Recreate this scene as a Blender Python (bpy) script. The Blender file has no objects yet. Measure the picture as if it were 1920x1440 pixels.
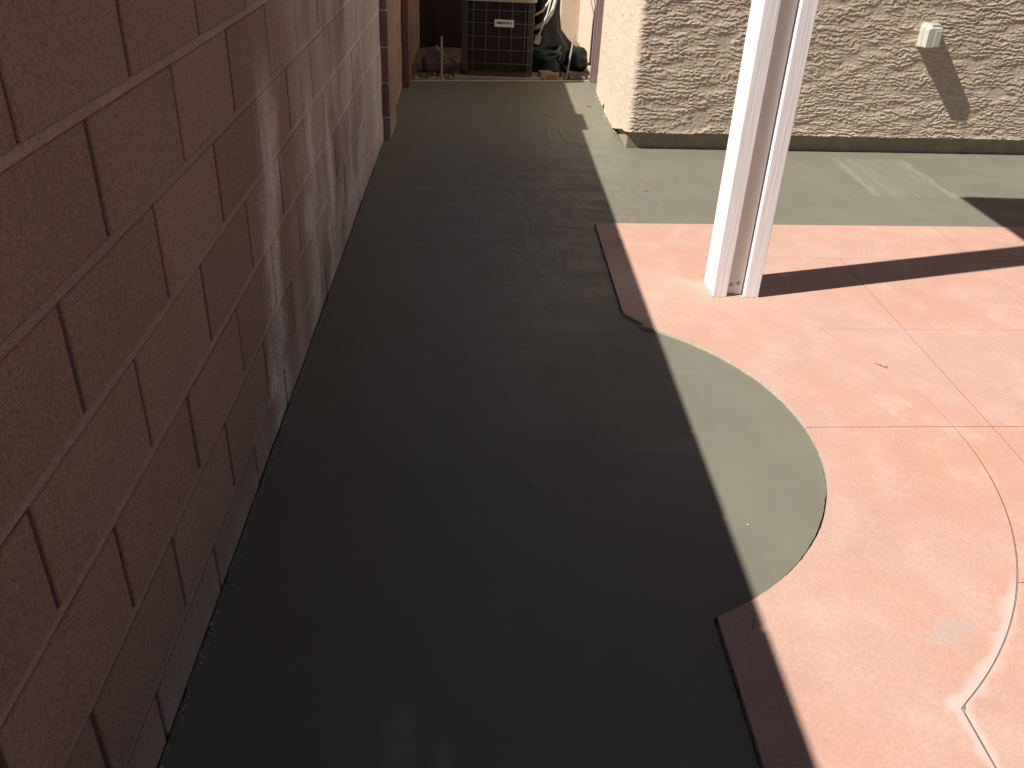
import bpy, bmesh, math, random
import numpy as np
from mathutils import Vector, Matrix, noise as mnoise

random.seed(7)
sc = bpy.context.scene
COL = sc.collection

# ------------------------------------------------------------------ camera
cam_d = bpy.data.cameras.new("camera")
cam = bpy.data.objects.new("camera", cam_d)
COL.objects.link(cam)
RX = Vector((0.998714784, -0.028110580, 0.042173156))
RY = Vector((0.021754217, -0.513793695, -0.857637915))   # image down
RZ = Vector((0.045777001, 0.857453109, -0.512521836))    # forward
m = Matrix(((RX.x, -RY.x, -RZ.x, 0), (RX.y, -RY.y, -RZ.y, 0), (RX.z, -RY.z, -RZ.z, 1.487), (0, 0, 0, 1)))
cam.matrix_world = m
cam_d.sensor_fit = 'HORIZONTAL'
cam_d.sensor_width = 36.0
cam_d.lens = 1625.685 / 1920 * 36.0
cam_d.clip_start = 0.02
cam_d.clip_end = 3000
sc.camera = cam

# ------------------------------------------------------------------ sky, sun, exposure
SUN_EL = math.radians(50.2)
SUN_AZ = math.radians(-107.4)        # clockwise from +Y
to_sun = Vector((math.sin(SUN_AZ) * math.cos(SUN_EL), math.cos(SUN_AZ) * math.cos(SUN_EL), math.sin(SUN_EL)))
w = bpy.data.worlds.new("World")
sc.world = w
w.use_nodes = True
nt = w.node_tree
bg = nt.nodes['Background']
sky = nt.nodes.new('ShaderNodeTexSky')
sky.sky_type = 'NISHITA'
sky.sun_disc = False
sky.sun_elevation = SUN_EL
sky.sun_rotation = SUN_AZ
sky.air_density = 0.6
sky.dust_density = 0.3
sky.ozone_density = 1.0
nt.links.new(sky.outputs[0], bg.inputs[0])
bg.inputs[1].default_value = 0.05
sun_d = bpy.data.lights.new("sun", 'SUN')
sun_d.energy = 5.0
sun_d.angle = math.radians(0.53)
sun_d.color = (1.0, 0.965, 0.915)
sun = bpy.data.objects.new("sun", sun_d)
COL.objects.link(sun)
sun.rotation_euler = (-to_sun).to_track_quat('-Z', 'Y').to_euler()
sun.location = to_sun * 20
sc.view_settings.view_transform = 'Standard'
sc.view_settings.look = 'None'
sc.view_settings.gamma = 1.0
sc.view_settings.exposure = 0.65
sc.view_settings.use_curve_mapping = False

# ------------------------------------------------------------------ helpers
def mesh_obj(name, verts, faces, mat=None, parent=None, smooth=False):
    me = bpy.data.meshes.new(name)
    me.from_pydata([tuple(v) for v in verts], [], [tuple(f) for f in faces])
    me.update()
    o = bpy.data.objects.new(name, me)
    COL.objects.link(o)
    if mat:
        me.materials.append(mat)
    if smooth:
        me.polygons.foreach_set('use_smooth', [True] * len(me.polygons))
    if parent:
        o.parent = parent
    return o

def bm_obj(name, bm, mat=None, parent=None, smooth=False):
    me = bpy.data.meshes.new(name)
    bm.normal_update()
    bm.to_mesh(me)
    bm.free()
    o = bpy.data.objects.new(name, me)
    COL.objects.link(o)
    if mat:
        for mm in (mat if isinstance(mat, (list, tuple)) else [mat]):
            me.materials.append(mm)
    if smooth:
        me.polygons.foreach_set('use_smooth', [True] * len(me.polygons))
    if parent:
        o.parent = parent
    return o

def empty(name, loc=(0, 0, 0)):
    o = bpy.data.objects.new(name, None)
    o.empty_display_size = 0.1
    o.location = loc
    COL.objects.link(o)
    return o

def tag(o, label=None, cat=None, group=None, kind=None):
    if label: o['label'] = label
    if cat: o['category'] = cat
    if group: o['group'] = group
    if kind: o['kind'] = kind
    return o

def bm_box(bm, x0, x1, y0, y1, z0, z1, bev=0.0, seg=1):
    vs = [bm.verts.new((x, y, z)) for x in (x0, x1) for y in (y0, y1) for z in (z0, z1)]
    idx = [(0, 1, 3, 2), (4, 6, 7, 5), (0, 4, 5, 1), (2, 3, 7, 6), (0, 2, 6, 4), (1, 5, 7, 3)]
    fs = [bm.faces.new([vs[i] for i in f]) for f in idx]
    if bev > 0:
        es = list({e for f in fs for e in f.edges})
        bmesh.ops.bevel(bm, geom=es, offset=bev, segments=seg, profile=0.5, affect='EDGES')

def box_obj(name, x0, x1, y0, y1, z0, z1, mat, parent=None, bev=0.002, seg=1, origin=None):
    bm = bmesh.new()
    ox, oy, oz = origin or (0, 0, 0)
    bm_box(bm, x0 - ox, x1 - ox, y0 - oy, y1 - oy, z0 - oz, z1 - oz, bev, seg)
    return bm_obj(name, bm, mat, parent)

def bm_tube(bm, pts, r, n=8, flat=1.0, cap=True):
    pts = [Vector(p) for p in pts]
    rings = []
    up = Vector((0, 0, 1))
    prev = None
    for i, p in enumerate(pts):
        d = (pts[min(i + 1, len(pts) - 1)] - pts[max(i - 1, 0)]).normalized()
        a = d.cross(up)
        if a.length < 0.05:
            a = d.cross(Vector((0, 1, 0)))
        if prev is not None and a.dot(prev) < 0:
            a = -a
        a.normalize(); prev = a
        b = a.cross(d).normalized()
        rr = r(i / (len(pts) - 1)) if callable(r) else r
        rings.append([bm.verts.new(p + a * (rr * math.cos(2 * math.pi * k / n)) + b * (rr * flat * math.sin(2 * math.pi * k / n))) for k in range(n)])
    for A, B in zip(rings, rings[1:]):
        for k in range(n):
            bm.faces.new((A[k], A[(k + 1) % n], B[(k + 1) % n], B[k]))
    if cap:
        bm.faces.new(rings[0][::-1]); bm.faces.new(rings[-1])

def tube_obj(name, pts, r, mat, parent=None, n=8, flat=1.0):
    bm = bmesh.new()
    bm_tube(bm, pts, r, n, flat)
    bmesh.ops.recalc_face_normals(bm, faces=bm.faces)
    return bm_obj(name, bm, mat, parent, smooth=True)

def prism(name, poly, z0, z1, mats, parent=None, side_index=0, top_fn=None, bev=0.0):
    """vertical prism of a plan polygon (ccw); sides may use a second material"""
    bm = bmesh.new()
    t = [bm.verts.new((x, y, z1)) for x, y in poly]
    b = [bm.verts.new((x, y, z0)) for x, y in poly]
    f = bm.faces.new(t)
    bm.faces.new(b[::-1])
    n = len(poly)
    for i in range(n):
        s = bm.faces.new((t[i], b[i], b[(i + 1) % n], t[(i + 1) % n]))
        s.material_index = side_index
    bmesh.ops.recalc_face_normals(bm, faces=bm.faces)
    return bm_obj(name, bm, mats, parent)

def blob(name, c, rad, mat, parent=None, seed=0, amp=0.25, freq=3.0, sub=3, flat_bottom=None):
    bm = bmesh.new()
    bmesh.ops.create_icosphere(bm, subdivisions=sub, radius=1.0)
    for v in bm.verts:
        d = v.co.normalized()
        k = 1 + amp * mnoise.noise(d * freq + Vector((seed * 7.3, seed * 3.1, seed))) + amp * .4 * mnoise.noise(d * freq * 2.7 + Vector((seed, 9, 2)))
        v.co = Vector((d.x * rad[0] * k, d.y * rad[1] * k, d.z * rad[2] * k))
        if flat_bottom is not None and v.co.z < flat_bottom:
            v.co.z = flat_bottom + (v.co.z - flat_bottom) * .1
    o = bm_obj(name, bm, mat, parent, smooth=True)
    o.location = c
    return o

# ------------------------------------------------------------------ materials
class M:
    def __init__(s, name, rough=0.8, spec=0.4, color=(.5, .5, .5), metallic=0.0):
        s.m = bpy.data.materials.new(name)
        s.m.use_nodes = True
        s.t = s.m.node_tree
        s.b = s.t.nodes['Principled BSDF']
        s.b.inputs['Roughness'].default_value = rough
        s.b.inputs['Specular IOR Level'].default_value = spec
        s.b.inputs['Metallic'].default_value = metallic
        s.b.inputs['Base Color'].default_value = (*color, 1)
        s.geo = None
    def n(s, typ, **kw):
        x = s.t.nodes.new(typ)
        for k, v in kw.items():
            setattr(x, k, v)
        return x
    def l(s, a, b):
        s.t.links.new(a, b)
    def pos(s):
        if not s.geo:
            s.geo = s.n('ShaderNodeNewGeometry')
        return s.geo.outputs['Position']
    def mapped(s, scale=(1, 1, 1), loc=(0, 0, 0), rot=(0, 0, 0), src=None):
        mp = s.n('ShaderNodeMapping')
        mp.inputs['Scale'].default_value = scale
        mp.inputs['Location'].default_value = loc
        mp.inputs['Rotation'].default_value = rot
        s.l(src or s.pos(), mp.inputs['Vector'])
        return mp.outputs[0]
    def noise(s, scale, detail=3, rough=.55, vec=None, dist=0.0):
        x = s.n('ShaderNodeTexNoise')
        x.inputs['Scale'].default_value = scale
        x.inputs['Detail'].default_value = detail
        x.inputs['Roughness'].default_value = rough
        x.inputs['Distortion'].default_value = dist
        s.l(vec or s.pos(), x.inputs['Vector'])
        return x.outputs[0]
    def voro(s, scale, vec=None, feature='F1'):
        x = s.n('ShaderNodeTexVoronoi', feature=feature)
        x.inputs['Scale'].default_value = scale
        s.l(vec or s.pos(), x.inputs['Vector'])
        return x.outputs['Distance']
    def ramp(s, f, a, b, lo=0.0, hi=1.0, smooth=True):
        x = s.n('ShaderNodeMapRange')
        x.interpolation_type = 'SMOOTHSTEP' if smooth else 'LINEAR'
        x.inputs['From Min'].default_value = a
        x.inputs['From Max'].default_value = b
        x.inputs['To Min'].default_value = lo
        x.inputs['To Max'].default_value = hi
        s.l(f, x.inputs['Value'])
        return x.outputs[0]
    def math(s, op, a, b=None, c=None):
        x = s.n('ShaderNodeMath', operation=op)
        for i, v in enumerate((a, b, c)):
            if v is None: continue
            if isinstance(v, (int, float)): x.inputs[i].default_value = v
            else: s.l(v, x.inputs[i])
        return x.outputs[0]
    def mix(s, f, a, b, mode='MIX'):
        x = s.n('ShaderNodeMix', data_type='RGBA', blend_type=mode)
        if isinstance(f, (int, float)): x.inputs[0].default_value = f
        else: s.l(f, x.inputs[0])
        for sock, v in ((x.inputs[6], a), (x.inputs[7], b)):
            if isinstance(v, tuple): sock.default_value = (*v, 1)
            else: s.l(v, sock)
        return x.outputs[2]
    def scale_col(s, col, fac):
        x = s.n('ShaderNodeVectorMath', operation='SCALE')
        if isinstance(col, tuple): x.inputs[0].default_value = col
        else: s.l(col, x.inputs[0])
        s.l(fac, x.inputs['Scale'])
        return x.outputs[0]
    def xyz(s, vec=None):
        x = s.n('ShaderNodeSeparateXYZ')
        s.l(vec or s.pos(), x.inputs[0])
        return x.outputs
    def color(s, c):
        s.l(c, s.b.inputs['Base Color'])
    def rough(s, c):
        s.l(c, s.b.inputs['Roughness'])
    def bump(s, h, strength=.3, dist=.002, normal=None):
        x = s.n('ShaderNodeBump')
        x.inputs['Strength'].default_value = strength
        x.inputs['Distance'].default_value = dist
        s.l(h, x.inputs['Height'])
        if normal is not None: s.l(normal, x.inputs['Normal'])
        s.l(x.outputs[0], s.b.inputs['Normal'])
        return x.outputs[0]

def simple(name, color, rough=.7, spec=.3, var=.12, scale=25, bump=.2, bdist=.002, metallic=0.0, stretch=(1, 1, 1)):
    a = M(name, rough, spec, color, metallic)
    v = a.mapped(stretch)
    n1 = a.noise(scale, 4, .6, v)
    a.color(a.scale_col(color, a.ramp(n1, .2, .8, 1 - var, 1 + var, False)))
    if bump:
        a.bump(a.noise(scale * 4, 3, .6, v), bump, bdist)
    return a.m

# fresh grey-green cement overlay
a = M("cement_overlay", .5, .24)
big = a.noise(1.1, 3, .5)
mid = a.noise(6.0, 4, .6, a.mapped((1, .5, 1), rot=(0, 0, .5)))
fine = a.noise(260, 2, .6)
f = a.math('MULTIPLY', a.ramp(big, .3, .7, .96, 1.04), a.ramp(mid, .25, .75, .97, 1.03))
f = a.math('MULTIPLY', f, a.ramp(fine, .25, .75, .94, 1.06))
c = a.scale_col((.168, .158, .117), f)
X, Y, Z = a.xyz()
# rectangular patch of window-reflected light painted on the strip by the house
wv = a.noise(5.0, 2)
xx = a.math('ADD', X, a.ramp(wv, .3, .7, -.02, .02))
inx = a.math('MULTIPLY', a.ramp(xx, 2.20, 2.235), a.ramp(xx, 2.70, 2.66))
iny = a.math('MULTIPLY', a.ramp(Y, 4.60, 4.63), a.ramp(Y, 5.36, 5.30))
rect = a.math('MULTIPLY', inx, iny)
e1 = a.math('MULTIPLY', a.ramp(xx, 2.20, 2.225), a.ramp(xx, 2.265, 2.235))
e2 = a.math('MULTIPLY', a.ramp(xx, 2.63, 2.655), a.ramp(xx, 2.70, 2.675))
e3 = a.math('MULTIPLY', a.math('MULTIPLY', a.ramp(xx, 2.31, 2.335), a.ramp(xx, 2.37, 2.345)), .5)
edge = a.math('MULTIPLY', a.math('ADD', a.math('ADD', e1, e2), e3), iny)
brush = a.ramp(a.noise(14, 3, .6, a.mapped((3, .25, 1))), .4, .7)
mk = a.math('ADD', a.math('MULTIPLY', rect, a.math('MULTIPLY', brush, .45)), a.math('MULTIPLY', edge, .5))
mk = a.math('ADD', mk, a.math('MULTIPLY', rect, .15))
c = a.mix(a.math('MULTIPLY', mk, .62), c, (.27, .26, .21))
# pale dusty specks
sp = a.ramp(a.voro(9), .012, .006)
c = a.mix(a.math('MULTIPLY', sp, .5), c, (.34, .32, .27))
# reflected light spots painted in the foreground, and faint damp clouding
def blot(cx, cy, rx, ry):
    ex = a.math('DIVIDE', a.math('SUBTRACT', X, cx), rx); ey = a.math('DIVIDE', a.math('SUBTRACT', Y, cy), ry)
    return a.ramp(a.math('SQRT', a.math('ADD', a.math('MULTIPLY', ex, ex), a.math('MULTIPLY', ey, ey))), 1.0, .2)
bl_ = a.math('MAXIMUM', a.math('MAXIMUM', blot(-.125, 1.10, .055, .16), blot(-.04, 1.04, .03, .12)), blot(.09, 1.0, .03, .09))
bl_ = a.math('MULTIPLY', bl_, a.ramp(a.noise(30, 3), .3, .7, .5, 1))
c = a.mix(a.math('MULTIPLY', bl_, .35), c, (.34, .32, .25))
damp = a.noise(2.6, 5, .65, a.mapped((1, .55, 1), (4, 0, 0), (0, 0, .4)), 1.2)
c = a.scale_col(c, a.ramp(damp, .3, .7, .955, 1.035))
swl = a.noise(6.5, 5, .65, a.mapped((1, .5, 1), (1, 6, 0), (0, 0, .55)), 2.2)
swm = a.math('MULTIPLY', blot(.42, 4.3, .75, 2.2), a.ramp(swl, .35, .65, -.13, .12))
c = a.scale_col(c, a.math('ADD', swm, 1.0))
pit = a.ramp(a.voro(23), .05, .02)
c = a.mix(a.math('MULTIPLY', pit, .3), c, (.06, .055, .045))
a.color(c)
tro = a.noise(5, 5, .65, a.mapped((.5, 2.4, 1), rot=(0, 0, .35)), .8)
a.rough(a.ramp(tro, .3, .7, .42, .58))
hh = a.math('ADD', a.math('MULTIPLY', tro, .45), a.math('MULTIPLY', fine, .12))
hh = a.math('ADD', hh, a.math('MULTIPLY', big, 1.5))
hh = a.math('ADD', hh, a.math('MULTIPLY', swm, 3.0))
a.bump(hh, .35, .004)
MAT_CEM = a.m

MAT_RAW = simple("raw_cement_edge", (.46, .40, .31), .9, .2, .3, 60, .6, .004)
MAT_CUT = simple("stained_saw_cut", (.11, .06, .042), .9, .1, .2, 60, .3)
MAT_DUST = simple("saw_dust_slurry", (.27, .22, .20), .9, .1, .25, 60, .3)
MAT_RIDGE = simple("cement_ridge", (.165, .16, .125), .5, .3, .1, 40, .2)

# pink acid-stained patio concrete
a = M("pink_stained_concrete", .62, .35)
n1 = a.noise(1.7, 5, .6, None, .2)
n2 = a.noise(6.5, 5, .62, a.mapped((1, 1, 1), (3, 1, 0), (0, 0, .6)), .15)
n3 = a.noise(3.2, 6, .68, a.mapped((.85, 1.2, 1), (9, 4, 0), (0, 0, -.5)), .25)
n4 = a.noise(170, 2, .6)
c = a.mix(a.ramp(n1, .33, .67), (.475, .278, .202), (.475, .305, .238))
c = a.mix(a.math('MULTIPLY', a.ramp(n2, .45, .75), .5), c, (.505, .362, .288))
c = a.mix(a.math('MULTIPLY', a.ramp(n3, .48, .74), .4), c, (.375, .215, .165))
n5 = a.noise(4.2, 4, .6, a.mapped((1, 1, 1), (20, 7, 0)))
c = a.mix(a.math('MULTIPLY', a.ramp(n5, .62, .73), .5), c, (.40, .335, .285))
n6 = a.noise(3.3, 5, .75, a.mapped((1.3, .9, 1), (2, 17, 0), (0, 0, .7)), .1)
c = a.mix(a.math('MULTIPLY', a.ramp(n6, .58, .72), .26), c, (.60, .50, .43))
c = a.scale_col(c, a.ramp(n4, .2, .8, .91, 1.09))
dk = a.ramp(a.voro(4.7, a.mapped((1, 1, 1), (.3, .8, 0))), .014, .006)
c = a.mix(a.math('MULTIPLY', dk, .5), c, (.18, .11, .08))
# chalky saw-cut dust along the near part of the border joint
X, Y, Z = a.xyz()
dx = a.math('SUBTRACT', X, .229); dy = a.math('SUBTRACT', Y, 2.216)
rr = a.math('SQRT', a.math('ADD', a.math('MULTIPLY', dx, dx), a.math('MULTIPLY', dy, dy)))
dd = a.math('ABSOLUTE', a.math('SUBTRACT', rr, 1.305))
jag = a.ramp(a.noise(16, 3, .6), .3, .7, .6, 1.4)
halo = a.ramp(a.math('MULTIPLY', dd, jag), .024, .003)
arcm = a.math('MULTIPLY', a.ramp(Y, 1.62, 1.50), a.ramp(Y, 1.17, 1.20))
d2 = a.math('ABSOLUTE', a.math('SUBTRACT', X, 1.042))
halo2 = a.ramp(a.math('MULTIPLY', d2, jag), .024, .003)
lm = a.ramp(Y, 1.23, 1.20)
halo = a.math('ADD', a.math('MULTIPLY', halo, arcm), a.math('MULTIPLY', halo2, lm))
halo = a.math('MINIMUM', halo, 1.0)
c = a.mix(a.math('MULTIPLY', halo, .5), c, (.62, .50, .46))
a.color(c)
a.rough(a.ramp(n2, .3, .7, .5, .75))
a.bump(a.math('ADD', a.math('MULTIPLY', n4, .15), n1), .25, .003)
MAT_PINK = a.m

# split-free concrete block, reddish brown
def block_mat(name, base, light, refl_streaks):
    a = M(name, .92, .15)
    oi = a.n('ShaderNodeObjectInfo')
    g1 = a.noise(230, 2, .75)
    g2 = a.noise(90, 3, .6)
    big = a.noise(2.2, 4, .6)
    c = a.mix(a.ramp(big, .3, .7), base, light)
    f = a.math('MULTIPLY', a.ramp(g1, .25, .75, .58, 1.42, False), a.ramp(g2, .25, .75, .86, 1.14, False))
    f = a.math('MULTIPLY', f, a.ramp(oi.outputs['Random'], 0, 1, .89, 1.10, False))
    c = a.scale_col(c, f)
    X, Y, Z = a.xyz()
    # window-reflected light painted into the colour as wavy vertical streaks
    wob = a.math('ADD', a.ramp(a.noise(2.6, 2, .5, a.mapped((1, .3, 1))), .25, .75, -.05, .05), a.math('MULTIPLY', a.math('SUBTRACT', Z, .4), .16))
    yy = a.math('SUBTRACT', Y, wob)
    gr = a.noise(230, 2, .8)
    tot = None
    for (yc, wd, z1, amt) in refl_streaks:
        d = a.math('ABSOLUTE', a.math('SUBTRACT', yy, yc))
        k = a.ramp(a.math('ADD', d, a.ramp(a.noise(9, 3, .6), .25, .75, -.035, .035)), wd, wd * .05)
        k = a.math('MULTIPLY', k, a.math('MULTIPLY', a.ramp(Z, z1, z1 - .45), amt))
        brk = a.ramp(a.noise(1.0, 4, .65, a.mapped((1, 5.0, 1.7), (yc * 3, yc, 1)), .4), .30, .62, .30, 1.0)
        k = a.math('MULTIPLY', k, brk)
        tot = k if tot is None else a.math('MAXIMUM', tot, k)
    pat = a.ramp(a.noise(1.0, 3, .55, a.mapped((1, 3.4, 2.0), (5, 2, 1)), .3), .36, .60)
    if not refl_streaks: tot = a.math('MULTIPLY', pat, 0.0)
    broad = a.math('MULTIPLY', a.math('MAXIMUM', pat, a.ramp(yy, 3.4, 5.0, 0, .75)), a.math('MULTIPLY', a.ramp(yy, 2.75, 4.7, .35, 1), a.ramp(yy, 2.55, 2.85)))  # pale wash towards the far end: reflected light put into the colour
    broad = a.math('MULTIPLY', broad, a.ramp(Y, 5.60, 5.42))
    tot = a.math('MAXIMUM', tot, a.math('MULTIPLY', broad, (.95 if 'mortar' in name else .68) if refl_streaks else 0.0))
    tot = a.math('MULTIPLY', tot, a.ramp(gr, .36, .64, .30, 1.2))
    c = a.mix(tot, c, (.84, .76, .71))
    # dusty splash band near the ground and scattered scuffs
    low = a.math('MULTIPLY', a.ramp(Z, .12, .0), a.ramp(a.noise(9, 3), .3, .7, .2, .9))
    c = a.mix(a.math('MULTIPLY', low, .7), c, (.42, .35, .29))
    scf = a.math('MULTIPLY', a.ramp(a.noise(5, 3, .7, a.mapped((1, 2.5, 1), (4, 4, 4))), .62, .75), a.ramp(a.noise(130, 2, .8), .55, .7))
    c = a.mix(a.math('MULTIPLY', scf, .5), c, (.5, .42, .36))
    spk = a.ramp(a.voro(26), .05, .02)
    c = a.mix(a.math('MULTIPLY', spk, .4), c, (.5, .42, .36))
    a.color(c)
    a.bump(a.math('ADD', g1, a.math('MULTIPLY', g2, 1.5)), .55, .0022)
    return a.m

REFL_STREAKS = [(2.34, .17, 1.15, .8), (2.30, .07, .85, .8), (2.98, .17, 1.05, .8), (3.38, .15, 1.0, .7), (2.66, .12, .50, .38), (2.08, .10, .42, .22)]  # position, width, top and amount of each painted reflected-light streak
BASE, LIGHT = (.262, .166, .130), (.295, .192, .152)
MAT_BLOCK = block_mat("brown_concrete_block", BASE, LIGHT, REFL_STREAKS)
MAT_PIL = block_mat("brown_pilaster_block", BASE, LIGHT, [])
MAT_MORTAR = block_mat("wall_mortar", (.305, .208, .166), (.335, .235, .19), REFL_STREAKS)
MAT_CORE = simple("joint_mortar", (.10, .056, .042), .95, .1, .2, 60, .5, .003)

# lace-textured stucco
a = M("tan_stucco", .92, .15)
n1 = a.noise(1.4, 4, .6); n2 = a.noise(45, 4, .65); n3 = a.noise(300, 2, .7)
c = a.mix(a.ramp(n1, .3, .7), (.59, .47, .35), (.64, .515, .385))
c = a.scale_col(c, a.math('MULTIPLY', a.ramp(n2, .25, .75, .88, 1.12), a.ramp(n3, .25, .75, .88, 1.12)))
X, Y, Z = a.xyz()
c = a.mix(a.math('MULTIPLY', a.math('MULTIPLY', a.ramp(Z, .20, .10), a.ramp(a.noise(11, 3), .35, .7)), .4), c, (.56, .43, .33))
a.color(c)
a.bump(a.math('ADD', n2, a.math('MULTIPLY', n3, .5)), .6, .004)
MAT_STUCCO = a.m

MAT_FOUND = simple("foundation_concrete", (.30, .245, .18), .9, .2, .2, 14, .5, .004)
MAT_DIRT = simple("bare_dirt", (.20, .14, .10), .95, .1, .35, 8, .8, .02)
MAT_SUB = simple("wet_bedding", (.05, .042, .035), .95, .1, .3, 40, .6, .005)

# painted wood: white film over raised grain
def paint_mat(name, col, grain_strength, rough=.55):
    a = M(name, rough, .35)
    v = a.mapped((1, 1, .035))
    g = a.noise(85, 4, .65, v, .3)
    g2 = a.noise(22, 3, .6, v, .6)
    big = a.noise(3, 3, .6)
    f = a.math('MULTIPLY', a.ramp(g, .3, .62, .95, 1.02), a.ramp(big, .3, .7, .97, 1.02))
    f = a.math('MULTIPLY', f, a.ramp(g2, .3, .5, .96, 1.0))
    c = a.scale_col(col, f)
    spt = a.ramp(a.noise(38, 3, .7, a.mapped((1, 1, .7), (3, 3, 1))), .68, .76)
    X, Y, Z = a.xyz()
    spt = a.math('MULTIPLY', spt, a.ramp(Z, .55, .08, .25, .9))
    c = a.mix(a.math('MULTIPLY', spt, .6), c, (.26, .21, .17))
    a.color(c)
    a.bump(a.math('ADD', g, a.math('MULTIPLY', g2, .8)), grain_strength, .004)
    return a.m
MAT_POST = paint_mat("white_painted_wood", (.84, .80, .785), .4)
MAT_POSTC = simple("beige_painted_panel", (.69, .63, .565), .6, .3, .06, 9, .15, .002, 0, (1, 1, .3))
MAT_COVER = simple("cover_paint", (.19, .135, .10), .7, .3, .08, 6, .15)
MAT_BOLT = simple("weathered_bolt", (.36, .31, .27), .5, .5, .2, 60, .2, .001, .6)
MAT_BOXP = simple("ivory_plastic", (.50, .495, .40), .5, .4, .06, 14, .12, .001)
MAT_BOXG = simple("grey_green_plastic", (.33, .36, .28), .5, .4, .08, 20, .1, .001)
MAT_BROWNPOST = simple("brown_painted_post", (.13, .075, .055), .7, .3, .2, 14, .3, .002, 0, (1, 1, .2))
MAT_MAUVE = simple("mauve_painted_steel", (.24, .165, .155), .6, .35, .1, 12, .15, .001, 0, (1, 1, .2))
MAT_ACD = simple("condenser_coil", (.020, .015, .013), .7, .3, .3, 40, .4, .003)
MAT_ACM = simple("condenser_brown_metal", (.050, .034, .029), .55, .4, .15, 18, .1)
MAT_ACW = simple("condenser_wire", (.125, .105, .09), .5, .4, .2, 30, 0)
MAT_ACT = simple("condenser_top_cap", (.34, .295, .25), .5, .4, .1, 10, .1)
MAT_TAG = simple("badge_silver", (.62, .60, .60), .45, .4, .04, 20, 0)
MAT_INK = simple("badge_ink", (.02, .02, .045), .6, .3, .05, 20, 0)
MAT_WHITEINS = simple("white_pipe_wrap", (.46, .41, .35), .8, .2, .15, 40, .6, .006)
MAT_CABLE = simple("white_cable", (.62, .58, .52), .6, .3, .1, 40, .1)
MAT_GREYBOX = simple("grey_plastic", (.30, .28, .26), .6, .3, .1, 30, .1)
MAT_BLACK = simple("black_plastic_film", (.008, .009, .010), .38, .35, .3, 18, .5, .008)
MAT_GREEN = simple("green_hose_rubber", (.012, .062, .032), .38, .45, .15, 30, .1)
MAT_STAKE = simple("weathered_wood", (.36, .29, .25), .85, .2, .3, 24, .5, .003, 0, (1, 1, .12))
MAT_FORM = simple("form_lumber", (.55, .46, .36), .85, .2, .2, 20, .4, .003, 0, (.1, 1, 1))
MAT_PLY = simple("dark_weathered_wood", (.050, .032, .024), .85, .2, .4, 14, .4, .003, 0, (1, 1, .15))
MAT_BRICK = simple("tan_paver", (.34, .235, .165), .9, .15, .2, 40, .6, .004)
MAT_ROCK = simple("grey_stone", (.15, .115, .105), .9, .15, .3, 9, .6, .01)
MAT_RUBBLE = simple("pale_rubble", (.38, .31, .235), .92, .15, .35, 25, .6, .005)
MAT_LEAF = simple("red_petal", (.36, .125, .115), .6, .3, .3, 80, .2, .001)
MAT_STRAW = simple("dry_straw", (.20, .11, .07), .8, .2, .3, 90, .2, .001)
MAT_WEED = simple("weed_leaf", (.07, .11, .035), .55, .35, .3, 60, .2, .001)

# ------------------------------------------------------------------ ground
bm = bmesh.new()
rng = np.random.RandomState(3)
def grid(x0, x1, y0, y1, nx, ny, fn):
    V = [[bm.verts.new((x0 + (x1 - x0) * i / nx, y0 + (y1 - y0) * j / ny, fn(x0 + (x1 - x0) * i / nx, y0 + (y1 - y0) * j / ny))) for j in range(ny + 1)] for i in range(nx + 1)]
    for i in range(nx):
        for j in range(ny):
            bm.faces.new((V[i][j], V[i + 1][j], V[i + 1][j + 1], V[i][j + 1]))
grid(-400, 400, -400, 400, 40, 40, lambda x, y: -.085)
ground = bm_obj("ground", bm, MAT_DIRT)
tag(ground, kind='structure')
bm = bmesh.new()
def dirt_h(x, y):
    v = Vector((x, y, 0))
    e = min(1, max(0, (y - 7.05) / .25))
    return -.062 + e * (.038 + .018 * mnoise.noise(v * 4) + .012 * mnoise.noise(v * 11))
grid(-.6, 1.35, 6.9, 12.5, 70, 200, dirt_h)
o = bm_obj("dirt_path", bm, MAT_DIRT, smooth=True)
tag(o, kind='structure')

# ------------------------------------------------------------------ paving geometry
S = .992                                  # patio surface sits 12 mm above the new cement
LC, LR = (.214, 2.196), .842              # lobe of cement cut into the patio
OC, OR = (.229, 2.216), 1.312             # outer edge of the patio border band
XL, XB = .582, 1.042                      # straight parts of the two edges
def x_edge(y):
    d = LR * LR - (y - LC[1]) ** 2
    x = LC[0] + math.sqrt(d) if d > 0 else 0
    if 2.93 < y < 3.035: x = max(x, .635 - (y - 2.96) * .70)
    return max(XL, x)
def x_band(y):
    d = OR * OR - (y - OC[1]) ** 2
    return max(XB, OC[0] + math.sqrt(d) if d > 0 else 0)
def y_top(x): return 4.022 + .058 * (x - XL)
def jit(x, y, a, s): return a * (mnoise.noise(Vector((x * 26, y * 26, s))) + .6 * mnoise.noise(Vector((x * 85, y * 85, s + 3))))
def gap_at(y):
    if y > 3.03: return .0045
    if y > 1.9: return .0025
    if y > 1.42: return .005 + .004 * (1.9 - y) / .48
    return .0065

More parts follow.
